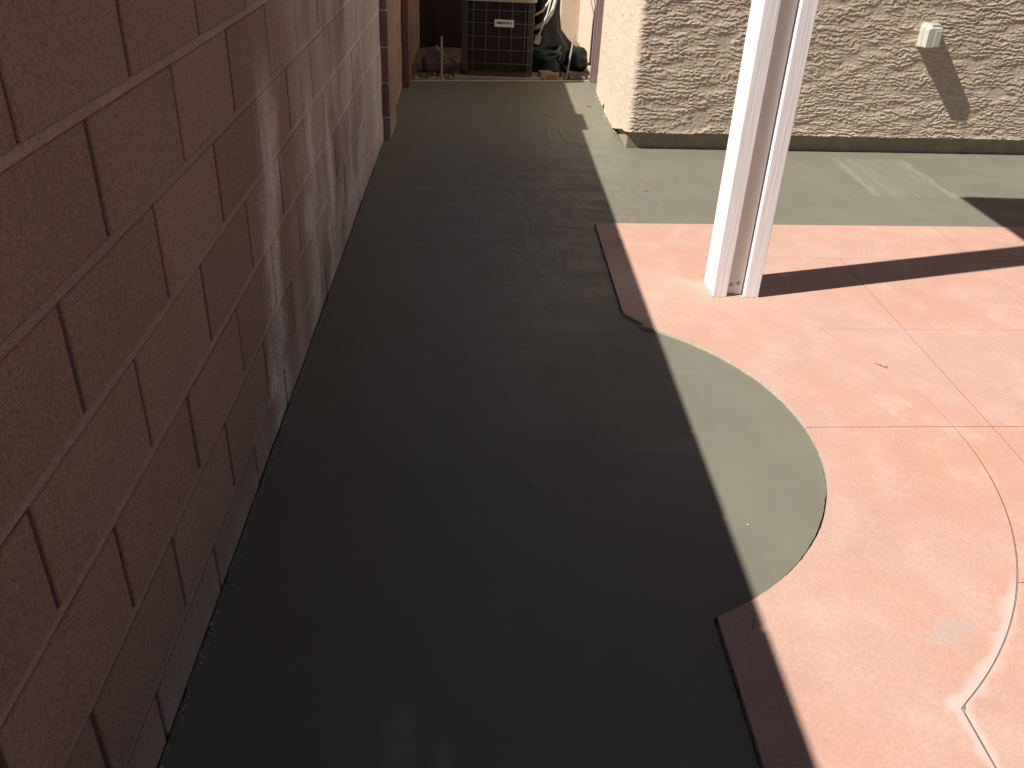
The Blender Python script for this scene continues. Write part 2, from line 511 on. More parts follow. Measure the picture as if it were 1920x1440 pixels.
# cement walkway: one slab with the strip along the house and the lobe
poly = []
ys = np.arange(-3, 7.08, .02)
far = lambda x: 7.10 + (x + .54) * .177
bl = [(-.5755 + .003 * mnoise.noise(Vector((0, y * 9, 4))) + jit(0, y, .003, 1), y) for y in ys]           # left edge along the wall
fa = [(x, far(x)) for x in np.arange(-.57, .99, .05)]
hs = [(.985, 7.0), (.925, 6.95), (.92, 6.5), (.935, 6.45), (.935, 6.3), (.92, 6.25), (.92, 5.45), (.935, 5.404)]
hf = [(.946 + t * 6.5, 5.405 + t * 6.5 * .0609) for t in np.arange(0, 1.001, .02)]
tp = [(x, y_top(x) + .004 + jit(x, 4, .0015, 2)) for x in np.arange(7.4, XL, -.02)]
lf = []
for y in np.concatenate([np.arange(y_top(XL), 3.06, -.012), np.arange(3.06, 1.40, -.006), np.arange(1.40, -3, -.012)]):
    lf.append((x_edge(y) - gap_at(y) + jit(.5, y, .0022, 5), y))
poly = bl + fa + hs + hf + tp + lf
poly = [(float(x), float(y)) for x, y in poly][::-1]
walk = prism("cement_walkway", poly, -.07, 0.0, [MAT_CEM, MAT_CEM])
tag(walk, kind='structure')

# trowel ridges left in the fresh cement
RIDGES = [
    [(.300, 4.010), (.40, 3.985), (.50, 3.975), (.575, 3.968)],
    [(.40, 4.27), (.47, 4.36), (.56, 4.43), (.655, 4.47)],
    [(.455, 6.02), (.452, 5.75), (.462, 5.50), (.47, 5.42)],
    [(.565, 6.15), (.545, 5.90), (.540, 5.68), (.56, 5.52), (.63, 5.48), (.69, 5.455)],
    [(.20, 6.02), (.32, 6.06), (.45, 6.10)],
    [(.30, 4.50), (.45, 4.62), (.60, 4.66)],
    [(.16, 4.75), (.30, 4.72), (.42, 4.80)],
    [(.42, 6.26), (.47, 6.18), (.53, 6.10), (.56, 6.05)],
    [(.50, 6.25), (.54, 6.19), (.60, 6.12)],
    [(.44, 6.12), (.52, 6.13), (.58, 6.11)],
]
for i, r in enumerate(RIDGES):
    pts = []
    for k in range(len(r) - 1):
        for t in (0, .25, .5, .75):
            pts.append((r[k][0] + (r[k + 1][0] - r[k][0]) * t, r[k][1] + (r[k + 1][1] - r[k][1]) * t))
    pts.append(r[-1])
    for _ in range(2):
        pts = [pts[0]] + [((pts[q - 1][0] + 2 * pts[q][0] + pts[q + 1][0]) / 4, (pts[q - 1][1] + 2 * pts[q][1] + pts[q + 1][1]) / 4) for q in range(1, len(pts) - 1)] + [pts[-1]]
    rad = .006 if i >= 7 else (.0075 if i in (2, 3) else .0055)
    tube_obj("trowel_ridge", [(x, y, -.0006) for x, y in pts], lambda t, rad=rad: rad * math.sin(math.pi * min(1, max(0.05, t * .9 + .05))), MAT_RIDGE, walk, 8, .30)

# pink patio slabs, each its own piece with open saw cuts between
patio = empty("patio", (XL, 3.0, 0))
tag(patio, kind='structure')
ZP = .009
def slab(pts):
    pts = [(float(x), float(y)) for x, y in pts]
    o = prism("slab", pts, -.07, ZP, [MAT_PINK, MAT_RAW, MAT_CUT], patio, 1)
    o.location = (-XL, -3.0, 0)
    for p in o.data.polygons:
        if p.material_index == 1 and p.center.x > x_edge(p.center.y) + .02 and p.center.y < y_top(p.center.x) - .01:
            p.material_index = 2
    return o
SL = .04
ROWS = [('top', None), (3.63, .0015), (2.925, .0016), (2.247, .0025), (1.550, .002), (.85, .002), (-3, 0)]
H = lambda y0, x: y0 + SL * (x - 1.05)
def vline(fn, y0, y1, dx, n=None, jitter=0):
    st = .006 if jitter else .02
    k = max(2, int(abs(y1 - y0) / st))
    return [(fn(y0 + (y1 - y0) * i / k) + dx + (jit(.5, y0 + (y1 - y0) * i / k, jitter, 8) if jitter else 0), y0 + (y1 - y0) * i / k) for i in range(k + 1)]
def gband(y): return .0003 if y > 2.4 else (.0003 + (2.4 - y) * .0026 if y > 1.6 else .0024)
def vband(y0, y1, sgn):
    k = max(2, int(abs(y1 - y0) / .02))
    out = []
    for i in range(k + 1):
        y = y0 + (y1 - y0) * i / k
        out.append((x_band(y) + sgn * gband(y), y))
    return out
gH1 = .0011
# border band: lower (below the y=2.25 cut) and upper
e0 = 2.247
slab(vline(x_edge, e0 - gH1, -3, 0, jitter=.0016)[0:] + vband(-3, e0 - gH1 + .02, -1))
xt = 2.318
slab([(XL, y_top(XL))] + vline(x_edge, y_top(XL) - .001, e0 + gH1, 0, jitter=.0016)[1:] + vband(e0 + gH1 + .02, 3.60, -1) +
     [(XB - .0007, H(3.63, XB) + .0008), (xt - .0007, H(3.63, xt) + .0008), (xt - .0007, y_top(xt)), (1.6, y_top(1.6)), (1.0, y_top(1.0))])
slab([(xt + .0007, H(3.63, xt) + .0008), (7.4, H(3.63, 7.4)), (7.4, y_top(7.4)), (xt + .0007, y_top(xt))])
# field slabs
COLS = [1.668, 2.318, 2.978]
GV = [.0008, .00045, .00045]
rows = [3.63, 2.925, 2.247, 1.550, .85]
gr = [.0005, .0005, .0011, .0010, .0010]
for i in range(len(rows)):
    yt = rows[i]; gt = gr[i]
    yb = rows[i + 1] if i + 1 < len(rows) else -3
    gb = gr[i + 1] if i + 1 < len(rows) else 0
    top = lambda x: H(yt, x) - gt
    bot = lambda x: (H(yb, x) + gb) if yb > -2 else -3
    yt0 = H(yt, x_band(yt)) - gt; yb0 = (H(yb, x_band(max(yb, .9))) + gb) if yb > -2 else -3
    slab(vband(yt0, yb0, 1) + [(COLS[0] - GV[0], bot(COLS[0])), (COLS[0] - GV[0], top(COLS[0]))])
    for j in range(3):
        xa = COLS[j] + GV[j]; xb = COLS[j + 1] - GV[j + 1] if j < 2 else 7.4
        slab([(xa, top(xa)), (xa, bot(xa)), (xb, bot(xb)), (xb, top(xb))])
V = []; F = []
yy_ = np.arange(2.35, .4, -.02)
for y in yy_:
    c_ = x_band(float(y)); V += [(c_ - .004, y, ZP - .0035), (c_ + .004, y, ZP - .0035)]
for i in range(len(yy_) - 1): F.append((2 * i, 2 * i + 1, 2 * i + 3, 2 * i + 2))
o = mesh_obj("joint_filler", V, F, MAT_DUST, patio); o.location = (-XL, -3.0, 0)
o = box_obj("bedding", .50, 7.4, -3, 4.2, -.069, -.012, MAT_SUB, None, 0)
tag(o, kind='structure')

# ------------------------------------------------------------------ concrete block wall
wall = empty("block_wall", (-.68, 2.4, 0))
tag(wall, "long brown concrete block wall with reflected light painted on as whitish streaks, along the dark cement walkway", "wall")
WX = -.5805
BL, BH, MJ = .4064, .2032, .0186
Y0, Z0 = .9143, 1.487 - .3394
def put(o, loc):
    o.location = Vector(loc) - wall.location
bm = bmesh.new(); bm_box(bm, -.19, 0, 0, BL - .014, -(BH - MJ) / 2, (BH - MJ) / 2, .0025, 1)
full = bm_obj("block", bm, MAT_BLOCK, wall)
first = True
def block_copy(src, y, zc, dx=0):
    global first
    if first:
        o = src; first = False
    else:
        o = src.copy(); COL.objects.link(o); o.parent = wall
    put(o, (WX + dx, y, zc))
    return o
def clipped(y0, y1, zc, dx=0, name="block"):
    bm = bmesh.new(); bm_box(bm, -.19, 0, 0, y1 - y0, -(BH - MJ) / 2, (BH - MJ) / 2, .0025, 1)
    o = bm_obj(name, bm, MAT_BLOCK, wall); put(o, (WX + dx, y0, zc)); return o
YA, YB1, YB2, YC = -.62, 5.415, 5.835, 9.3
rb = random.Random(4)
for k in range(-2, 6):                      # course below line k
    zc = Z0 - (k + .5) * BH
    odd = k % 2
    n = -4 + (0 if odd == 0 else 1)
    while True:
        y = Y0 + n * BL / 2 + .007
        n += 2
        y1 = y + BL - .014
        if y >= YC: break
        dx = rb.uniform(-.0012, .0012)
        if y1 <= YB1 - .005 or (y >= YB2 + .005 and y1 <= YC):
            block_copy(full, y, zc, dx)
        else:
            if y < YB1 - .06: clipped(y, min(y1, YB1 - .008), zc, dx)
            if y1 > YB2 + .06 and y < YC: clipped(max(y, YB2 + .008), min(y1, YC), zc, dx)
# pilaster of single blocks stacked where the wall turns proud
for k in range(-2, 6):
    zc = Z0 - (k + .5) * BH
    bm = bmesh.new(); bm_box(bm, -.235, .042, YB1, YB2, -(BH - .010) / 2, (BH - .010) / 2, .003, 1)
    o = bm_obj("pilaster_block", bm, MAT_PIL, wall); put(o, (WX + rb.uniform(-.001, .001), 0, zc))
# bed joints, nearly flush
for k in range(-2, 7):
    z = Z0 - k * BH
    for (a_, b_) in ((YA, YB1 - .004), (YB2 + .004, YC)):
        ny = int((b_ - a_) / .03)
        V = []; F = []
        for i in range(ny + 1):
            y = a_ + (b_ - a_) * i / ny
            w1 = MJ / 2 + .0008 + .0012 * mnoise.noise(Vector((y * 14, k, 1)))
            w2 = MJ / 2 + .0008 + .0012 * mnoise.noise(Vector((y * 14, k, 7)))
            x = WX - .0016 + .0010 * mnoise.noise(Vector((y * 9, k, 3)))
            V += [(x - .03, y, z - w1), (x - .002, y, z - w1), (x, y, z - w1 * .6), (x, y, z + w2 * .6), (x - .002, y, z + w2), (x - .03, y, z + w2)]
        for i in range(ny):
            for q in range(5):
                p = i * 6 + q
                F.append((p, p + 6, p + 7, p + 1))
        o = mesh_obj("mortar_bed", V, F, MAT_MORTAR, wall, True); put(o, (0, 0, 0))
o = box_obj("wall_core", WX - .178, WX - .0125, -4.5, YC, -.08, 1.545, MAT_CORE, wall, 0); put(o, (0, 0, 0))
o = box_obj("pilaster_core", WX - .2, WX + .036, YB1 + .008, YB2 - .008, -.08, 1.545, MAT_MORTAR, wall, 0); put(o, (0, 0, 0))
# cap course
yc = YA; ci = 0; cap0 = None
bm = bmesh.new(); bm_box(bm, -.20, .0, 0, .4035, 1.556, 1.607, .004, 1)
cap0 = bm_obj("cap_block", bm, MAT_BLOCK, wall)
while yc < YC - .3:
    if YB1 - .40 < yc < YB2:
        if yc + .02 < YB1 - .06:
            bm = bmesh.new(); bm_box(bm, -.20, .0, 0, YB1 - .006 - yc, 1.556, 1.607, .004, 1)
            o = bm_obj("cap_block", bm, MAT_BLOCK, wall); put(o, (WX, yc, 0))
        yc = YB2 + .006
        continue
    if ci == 0: o = cap0
    else:
        o = cap0.copy(); COL.objects.link(o); o.parent = wall
    put(o, (WX + rb.uniform(-.001, .0008), yc, rb.uniform(-.0008, .0006)))
    ci += 1; yc += .4064
o = box_obj("cap_block", WX - .24, WX + .045, YB1 - .003, YB2 + .003, 1.556, 1.607, MAT_BLOCK, wall, .004); put(o, (0, 0, 0))
o = box_obj("wall_run", WX - .19, WX, -4.5, YA - .006, -.08, 1.607, MAT_BLOCK, wall, .004); put(o, (0, 0, 0))

# ------------------------------------------------------------------ house
house = empty("stucco_house", (.95, 5.4, 0))
tag(house, "tan house corner with ridged lace stucco above a dark recessed foundation strip", "house")
# numpy value noise
def vnoise(u, v, seed):
    r = np.random.RandomState(seed); T = r.rand(256, 256)
    iu = np.floor(u).astype(int); iv = np.floor(v).astype(int)
    fu = u - iu; fv = v - iv
    fu = fu * fu * fu * (fu * (fu * 6 - 15) + 10); fv = fv * fv * fv * (fv * (fv * 6 - 15) + 10)
    g = lambda a_, b_: T[a_ % 256, b_ % 256]
    return (g(iu, iv) * (1 - fu) + g(iu + 1, iv) * fu) * (1 - fv) + (g(iu, iv + 1) * (1 - fu) + g(iu + 1, iv + 1) * fu) * fv
# plan path of the stucco skin
path = []; nrm = []; kind = []
def addp(x, y, nx, ny, k): path.append((x, y)); nrm.append((nx, ny)); kind.append(k)
XS, RC = .905, .05
tf = Vector((.99816, .06076)); nf = Vector((.06076, -.99816))
A = Vector((.9475, 5.3795))                 # a point of the front plane
y = 6.95
while y > 5.43 + 1e-6:
    x = XS if y < 6.6 else XS + (y - 6.6) * .035
    addp(x, y, -1, 0, 0); y -= .010
cc = Vector((XS + RC, 5.43))
for i in range(0, 13):
    t = i / 12 * (math.pi / 2 + .06085)
    addp(cc.x - RC * math.cos(t), cc.y - RC * math.sin(t), -math.cos(t), -math.sin(t), i / 12)
s0 = (cc + nf * RC); s = .006
while s < 3.2:
    p = s0 + tf * s; addp(p.x, p.y, nf.x, nf.y, 1); s += .0044
while s < 6.4:
    p = s0 + tf * s; addp(p.x, p.y, nf.x, nf.y, 1); s += .06
P = np.array(path); N = np.array(nrm); K = np.array(kind)
arc = np.concatenate([[0], np.cumsum(np.hypot(*np.diff(P, axis=0).T))])
zs = np.concatenate([np.arange(0, 1.0, .0036), np.arange(1.0, 2.75, .03)])
zb = np.where(K >= 1, .104, 0.0)
side = K < 1e-6
yy = P[:, 1]
zb = np.where(side, np.clip((5.86 - yy) / .40, 0, 1) * .10 + .004, .104 - .0 * yy)
zb = np.where(side & (yy > 6.3) & (yy < 6.45), .045 * np.sin((yy - 6.3) / .15 * np.pi), zb)
zb = zb + .006 * (vnoise(arc * 22, arc * 0 + 3, 5) - .5) + .004 * (vnoise(arc * 70, arc * 0, 6) - .5)
U, Q = np.meshgrid(arc, zs, indexing='ij')
ZZ = zb[:, None] * (1 - np.clip(Q / .3, 0, 1)) + Q + 0.0
ZZ = np.where(Q < .3, zb[:, None] + Q * ((.3 + 0.0 - zb[:, None]) / .3), Q)
wu = vnoise(U * 5, ZZ * 7, 11) - .5; wv_ = vnoise(U * 11, ZZ * 16, 12) - .5; ww = vnoise(U * 34, ZZ * 40, 13) - .5
V1 = ZZ + .012 * wu + .008 * wv_ + .005 * ww
def lapf(t):                           # trowel laps: sharp lower edge, slope easing back above it
    t = t - np.floor(t)
    return np.clip(t / .16, 0, 1) * np.clip((1 - t) / .84, 0, 1) ** .7
ph = 1.5 * vnoise(U * 3.2, ZZ * 9, 21) + 1.15 * vnoise(U * 7.5, ZZ * 24, 22) + .75 * vnoise(U * 24, ZZ * 40, 23) + .62 * vnoise(U * 62, ZZ * 64, 24)
lap1 = lapf(V1 * 35 + ph)
ph2 = 1.5 * vnoise(U * 4 + 31, ZZ * 12, 25) + 1.1 * vnoise(U * 12, ZZ * 30, 26) + .8 * vnoise(U * 46, ZZ * 52, 27)
lap2 = lapf(V1 * 60 + ph2)
am1 = np.clip((vnoise(U * 9, ZZ * 24, 28) * .65 + vnoise(U * 19, ZZ * 34, 29) * .35 - .24) / .26, .15, 1)
am2 = np.clip((vnoise(U * 10, ZZ * 18, 32) - .35) / .35, 0, 1)
broad = vnoise(U * 2.2, ZZ * 3.0, 33)
fineN = vnoise(U * 90, ZZ * 90, 41) - .5
hf_ = .0044 * lap1 * am1 + .0026 * lap2 * am2 + .0012 * fineN + .001 * broad
hs_ = .0022 * np.clip((vnoise(U * 38, ZZ * 42, 51) - .52) / .4, 0, 1) + .0016 * (vnoise(U * 70, ZZ * 80, 52) - .5) + .004 * (vnoise(U * 6, ZZ * 5, 53) - .5)
kk = np.clip((K[:, None] - .45) / .5, 0, 1)
HH = hf_ * kk + hs_ * (1 - kk)
# soft sag of the bottom lip
HH = HH + .004 * np.exp(-Q / .02) * (vnoise(U * 18, ZZ * 0, 61))
PX = P[:, 0][:, None] + N[:, 0][:, None] * HH; PY = P[:, 1][:, None] + N[:, 1][:, None] * HH
nu, nz = PX.shape
verts = np.stack([PX, PY, ZZ], -1).reshape(-1, 3)
lip = np.stack([P[:, 0] - N[:, 0] * .05, P[:, 1] - N[:, 1] * .05, zb + .004], -1)
allv = np.concatenate([verts, lip])
I, J = np.meshgrid(np.arange(nu - 1), np.arange(nz - 1), indexing='ij')
a0 = (I * nz + J).ravel(); faces = np.stack([a0, a0 + nz, a0 + nz + 1, a0 + 1], -1)
b0 = np.arange(nu - 1); lf_ = np.stack([nu * nz + b0, nu * nz + b0 + 1, (b0 + 1) * nz, b0 * nz], -1)
faces = np.concatenate([faces, lf_])
me = bpy.data.meshes.new("stucco_wall")
me.vertices.add(len(allv)); me.vertices.foreach_set('co', allv.astype(np.float32).ravel())
me.loops.add(faces.size); me.loops.foreach_set('vertex_index', faces.astype(np.int32).ravel())
me.polygons.add(len(faces)); me.polygons.foreach_set('loop_start', np.arange(0, faces.size, 4, dtype=np.int32))
me.polygons.foreach_set('use_smooth', [True] * len(faces))
me.update(); me.validate()
me.materials.append(MAT_STUCCO)
o = bpy.data.objects.new("stucco_wall", me); COL.objects.link(o); o.parent = house; o.location = -house.location
# foundation behind the stucco lip
fp = [(.932, 5.409), (.932, 6.28), (1.05, 6.29), (1.05, 6.46), (.932, 6.47), (.945, 7.0), (1.2, 7.0), (1.2, 5.6), (7.3, 5.97), (7.3, 5.797)]
o = prism("foundation", fp[::-1], -.08, .20, [MAT_FOUND, MAT_FOUND], house); o.location = -house.location
# set-back side wall and projecting return further down the alley
def plain_wall(name, x0, x1, y0, y1, z1=2.7):
    bm = bmesh.new(); bm_box(bm, x0, x1, y0, y1, -.05, z1, .012, 2)
    o = bm_obj(name, bm, MAT_STUCCO, house); o.location = -house.location
    return o
plain_wall("set_back_wall", 1.0, 1.25, 6.955, 9.43)
plain_wall("wall_return", .805, 1.5, 9.4, 11.2)

# ------------------------------------------------------------------ patio cover with the white post
pc = empty("patio_cover", (1.07, 3.28, ZP))
tag(pc, "patio cover post of two white boards with a recessed beige panel, standing on pink concrete", "patio cover")
def pcp(name, x0, x1, y0, y1, z0, z1, mat, bev=.002, seg=1):
    o = box_obj(name, x0, x1, y0, y1, z0, z1, mat, pc, bev, seg); o.location = -pc.location; return o
pcp("post_board", .974, 1.0325, 3.205, 3.360, ZP, 2.22, MAT_POST, .0025, 2)
pcp("post_board", 1.1045, 1.1635, 3.205, 3.360, ZP, 2.22, MAT_POST, .0025, 2)
pcp("post_panel", 1.0330, 1.0985, 3.230, 3.335, ZP + .004, 2.22, MAT_POSTC, .001)
for bx, bz in ((1.051, .052), (1.080, .060)):
    bm = bmesh.new()
    bmesh.ops.create_cone(bm, cap_ends=True, segments=10, radius1=.0085, radius2=.006, depth=.006)
    bmesh.ops.rotate(bm, verts=bm.verts, matrix=Matrix.Rotation(math.radians(90), 3, 'X'))
    o = bm_obj("bolt", bm, MAT_BOLT, pc); o.location = Vector((bx, 3.2275, bz)) - pc.location
pcp("beam", .970, 1.17, -2.8, 3.98, 2.221, 2.36, MAT_COVER)
pcp("roof_panel", .825, 1.105, -3.0, 4.04, 2.362, 2.44, MAT_COVER)
pcp("roof_panel", 1.113, 6.5, -3.0, 4.04, 2.362, 2.44, MAT_COVER)
pcp("rear_post", 6.2, 6.34, 3.2, 3.34, ZP, 2.361, MAT_POST)

# crumbs of old mortar round the post foot
bm = bmesh.new()
rr_ = random.Random(9)
for i in range(70):
    t = rr_.random()
    if t < .4: px, py = .968 + rr_.gauss(0, .006), 3.205 + rr_.random() * .16
    else: px, py = .97 + rr_.random() * .2, 3.198 + rr_.gauss(0, .006)
    if i % 5 == 0: px, py = 1.036 + rr_.random() * .065, 3.205 + rr_.random() * .022
    r = rr_.uniform(.0012, .0042)
    mm = Matrix.Translation((px, py, ZP + r * .4)) @ Matrix.Rotation(rr_.random() * 6, 4, 'Z') @ Matrix.Diagonal((r * 1.3, r, r * .6, 1))
    bmesh.ops.create_icosphere(bm, subdivisions=1, radius=1, matrix=mm)
o = bm_obj("mortar_crumbs", bm, MAT_RAW)
tag(o, kind='stuff')

# ------------------------------------------------------------------ outdoor outlet box on the stucco
ob = empty("outlet_box", (2.688, 5.480, .722))
tag(ob, "small ivory outlet cover box on the ridged stucco wall, casting a long slanted shadow", "outlet box")
ob.scale = (.92, 1.22, 1.0)
ob.rotation_euler = (0, 0, math.atan2(tf.y, tf.x))
# local: x along the wall, -y out of the wall, z up
def loft(name, prof0, prof1, y0, y1, mat, bev=.003):
    bm = bmesh.new()
    A_ = [bm.verts.new((x, y0, z)) for x, z in prof0]; B_ = [bm.verts.new((x, y1, z)) for x, z in prof1]
    n = len(A_)
    bm.faces.new(A_); bm.faces.new(B_[::-1])
    for i in range(n): bm.faces.new((A_[i], B_[i], B_[(i + 1) % n], A_[(i + 1) % n]))
    bmesh.ops.recalc_face_normals(bm, faces=bm.faces)
    if bev: bmesh.ops.bevel(bm, geom=list(bm.edges), offset=bev, segments=2, profile=.5, affect='EDGES')
    return bm_obj(name, bm, mat, ob)
pr = [(-.055, -.065), (.055, -.065), (.058, .045), (.040, .068), (-.040, .068), (-.058, .045)]
sc_ = lambda p, s: [(x * s, z * s) for x, z in p]
loft("back_plate", sc_(pr, 1.0), sc_(pr, 1.0), .006, -.030, MAT_BOXP, .002)
loft("cover", sc_(pr, .96), [(-.050, -.062), (.050, -.062), (.052, .040), (.036, .050), (-.036, .050), (-.052, .040)], -.0305, -.074, MAT_BOXP, .004)
loft("hinge_hood", [(-.034, .050), (.034, .050), (.030, .074), (-.030, .074)], [(-.032, .050), (.032, .050), (.028, .066), (-.028, .066)], -.028, -.066, MAT_BOXG, .002)
loft("raised_panel", [(-.001, -.056), (.043, -.056), (.045, .036), (-.001, .036)], [(.001, -.054), (.041, -.054), (.043, .034), (.001, .034)], -.0735, -.0755, MAT_BOXP, .001)

# ------------------------------------------------------------------ gate posts
gp = box_obj("gate_post", -.577, -.528, 6.86, 7.16, -.03, 1.75, MAT_BROWNPOST, None, .003)
tag(gp, "brown gate post against the block wall at the far left end of the cement", "gate post")
gp2 = empty("gate_post", (.94, 7.30, 0))
tag(gp2, "mauve painted steel gate post beside the sunlit stucco corner", "gate post")
o = box_obj("tube", -.022, .024, -.022, .022, -.03, 1.8, MAT_MAUVE, gp2, .003)
o = box_obj("stop_strip", -.040, -.0225, -.012, .020, -.03, 1.8, MAT_MAUVE, gp2, .002)

# ------------------------------------------------------------------ air conditioner
ac = empty("air_conditioner", (.14, 7.64, 0))
tag(ac, "dark brown air conditioner condenser with wire grille and silver badge at the alley end", "air conditioner")
AX0, AX1, AY0, AY1 = -.295, .295, -.30, .30           # local
def rrect(x0, x1, y0, y1, r, n=6):
    out = []
    for cx, cy, a0 in ((x1 - r, y1 - r, 0), (x0 + r, y1 - r, 90), (x0 + r, y0 + r, 180), (x1 - r, y0 + r, 270)):
        for i in range(n + 1):
            t = math.radians(a0 + 90 * i / n); out.append((cx + r * math.cos(t), cy + r * math.sin(t)))
    return out
prism("coil", rrect(AX0 + .03, AX1 - .03, AY0 + .03, AY1 - .03, .05), .03, .575, [MAT_ACD, MAT_ACD], ac)
prism("base_pan", rrect(AX0, AX1, AY0, AY1, .07), .0, .035, [MAT_ACM, MAT_ACM], ac)
prism("top_cap", rrect(AX0 - .012, AX1 + .012, AY0 - .012, AY1 + .012, .075), .562, .615, [MAT_ACT, MAT_ACT], ac)
for sx in (AX0 + .012, AX1 - .060):
    box_obj("corner_panel", sx, sx + .048, AY0 + .016, AY0 + .03, .035, .562, MAT_ACM, ac, .003)
box_obj("service_panel", AX1 - .02, AX1 - .006, AY0 + .07, AY1 - .07, .035, .562, MAT_ACM, ac, .003)
for wx in (-.277, -.194, -.094, .010, .110, .218, .285):
    yo = AY0 + (.006 if abs(wx) < .25 else .028)
    tube_obj("grille_wire", [(wx, yo, .036), (wx, yo, .30), (wx, yo, .561)], .0030, MAT_ACW, ac, 6)
for wz in (.100, .202, .304, .403, .497):
    lp = rrect(AX0 + .001, AX1 - .001, AY0 + .001, AY1 - .001, .07, 5)
    lp = [(x, y, wz) for x, y in lp]; lp.append(lp[0])
    tube_obj("grille_wire", lp, .0028, MAT_ACW, ac, 6)
bdg = box_obj("badge", -.028, .127, AY0 - .006, AY0 + .001, .377, .432, MAT_TAG, ac, .002)
def text_obj(s, size, mat, parent, loc, bold=.0, xs=1.0):
    cu = bpy.data.curves.new("lettering", 'FONT'); cu.body = s; cu.size = size; cu.extrude = .0006; cu.offset = bold
    cu.align_x = 'CENTER'; cu.align_y = 'CENTER'; cu.resolution_u = 2
    t = bpy.data.objects.new("lettering_curve", cu); COL.objects.link(t)
    dg = bpy.context.evaluated_depsgraph_get()
    me = bpy.data.meshes.new_from_object(t.evaluated_get(dg)); bpy.data.objects.remove(t)
    me.materials.clear(); me.materials.append(mat)
    o = bpy.data.objects.new("lettering", me); COL.objects.link(o); o.parent = parent
    o.location = loc; o.rotation_euler = (math.radians(90), 0, 0); o.scale = (xs, 1, 1)
    return o
text_obj("TEMPERATURE 10", .0235, MAT_INK, bdg, (.0495, AY0 - .0068, .4065), .0007, .66)
pad = box_obj("condenser_pad", -.205, .500, 7.315, 8.0, -.06, .012, MAT_FOUND, None, .006)
tag(pad, "grey concrete pad under the air conditioner", "concrete pad")
ac.location.z = .0125

# insulated pipe, cable and box beside the condenser
o = tube_obj("insulated_pipe", [(.42, 7.42, .375), (.47, 7.38, .40), (.525, 7.37, .445), (.565, 7.40, .50), (.59, 7.46, .57), (.605, 7.55, .66), (.61, 7.7, .85), (.70, 8.2, 1.0), (.86, 9.0, 1.02), (.92, 9.41, 1.02)],
             lambda t: .0165 + .003 * math.sin(t * 55), MAT_WHITEINS)
tag(o, "white wrapped refrigerant pipe curving up from the side of the air conditioner", "pipe")
o = tube_obj("copper_line_wrap", [(.43, 7.50, .46), (.50, 7.50, .50), (.55, 7.52, .57), (.57, 7.58, .68), (.60, 7.75, .85), (.72, 8.4, .96), (.885, 9.41, .97)], .009, MAT_CABLE)
o.name = "thin_wrapped_line"
tag(o, "thin pale wrapped line running behind the white insulated pipe", "pipe")
cb = tube_obj("power_whip", [(.462, 7.36, .33), (.478, 7.35, .36), (.492, 7.345, .40), (.505, 7.35, .44), (.53, 7.37, .50), (.555, 7.40, .60), (.58, 7.6, .8), (.85, 9.41, .9)], .0055, MAT_CABLE)
tag(cb, "thin white cable dropping to a grey connector beside the air conditioner", "cable")
gb = empty("conduit_box", (.462, 7.375, .30))
gb.rotation_euler = (0, math.radians(14), 0)
tag(gb, "small grey electrical connector hanging off the right side of the air conditioner", "electrical box")
box_obj("housing", -.025, .025, -.02, .02, -.035, .032, MAT_GREYBOX, gb, .006, 2)
box_obj("cable_gland", -.010, .014, -.010, .010, .032, .046, MAT_GREYBOX, gb, .003)

# ------------------------------------------------------------------ things lying in the alley end
def bag():
    bm = bmesh.new()
    prof = [(0, .30), (.05, .315), (.12, .31), (.18, .27), (.24, .21), (.32, .165), (.45, .140), (.6, .132), (.75, .135), (.9, .12), (1.0, .06), (1.03, .01)]
    n = 48; rings = []
    for zi, (z, r) in enumerate(prof):
        ring = []
        for k in range(n):
            t = 2 * math.pi * k / n
            fold = 1 + .07 * math.sin(7 * t + z * 5) * (.4 + z) + .10 * mnoise.noise(Vector((math.cos(t) * 2, math.sin(t) * 2, z * 4)))
            ring.append(bm.verts.new((r * fold * math.cos(t) * (1.0 if z < .25 else .9), r * fold * math.sin(t) * .8, z)))
        rings.append(ring)
    for a_, b_ in zip(rings, rings[1:]):
        for k in range(n): bm.faces.new((a_[k], a_[(k + 1) % n], b_[(k + 1) % n], b_[k]))
    bm.faces.new(rings[-1])
    bm.faces.new(rings[0][::-1])
    return bm_obj("black_plastic_bag", bm, MAT_BLACK, None, True)
o = bag(); o.location = (.555, 8.02, -.03)
tag(o, "tall black plastic bag with a flared foot between the air conditioner and the stucco", "bag")
o = blob("black_sack", (.825, 7.86, .055), (.115, .12, .115), MAT_BLACK, None, 5, .35, 2.2, 3, -.08)
tag(o, "low black sack slumped at the foot of the sunlit stucco", "sack")
hp = []
for i in range(0, 100):
    t = i / 30 * 2 * math.pi
    wob = .010 * math.sin(i * .9)
    hp.append((.545 + (.125 + wob) * math.cos(t), 7.63 + (.10 + wob) * math.sin(t), .125 + .075 * i / 100 + .008 * math.sin(i * .5)))
hp = [(.66, 7.60, .10)] + hp
o = tube_obj("garden_hose", hp, .0125, MAT_GREEN, None, 8)
tag(o, "coiled green garden hose in front of the tall black plastic bag", "hose")
cr = blob("black_sack", (.545, 7.66, .015), (.155, .12, .115), MAT_BLACK, None, 8, .3, 2.0, 3, -.08)
tag(cr, "low black sack lying under the coiled green hose", "sack")

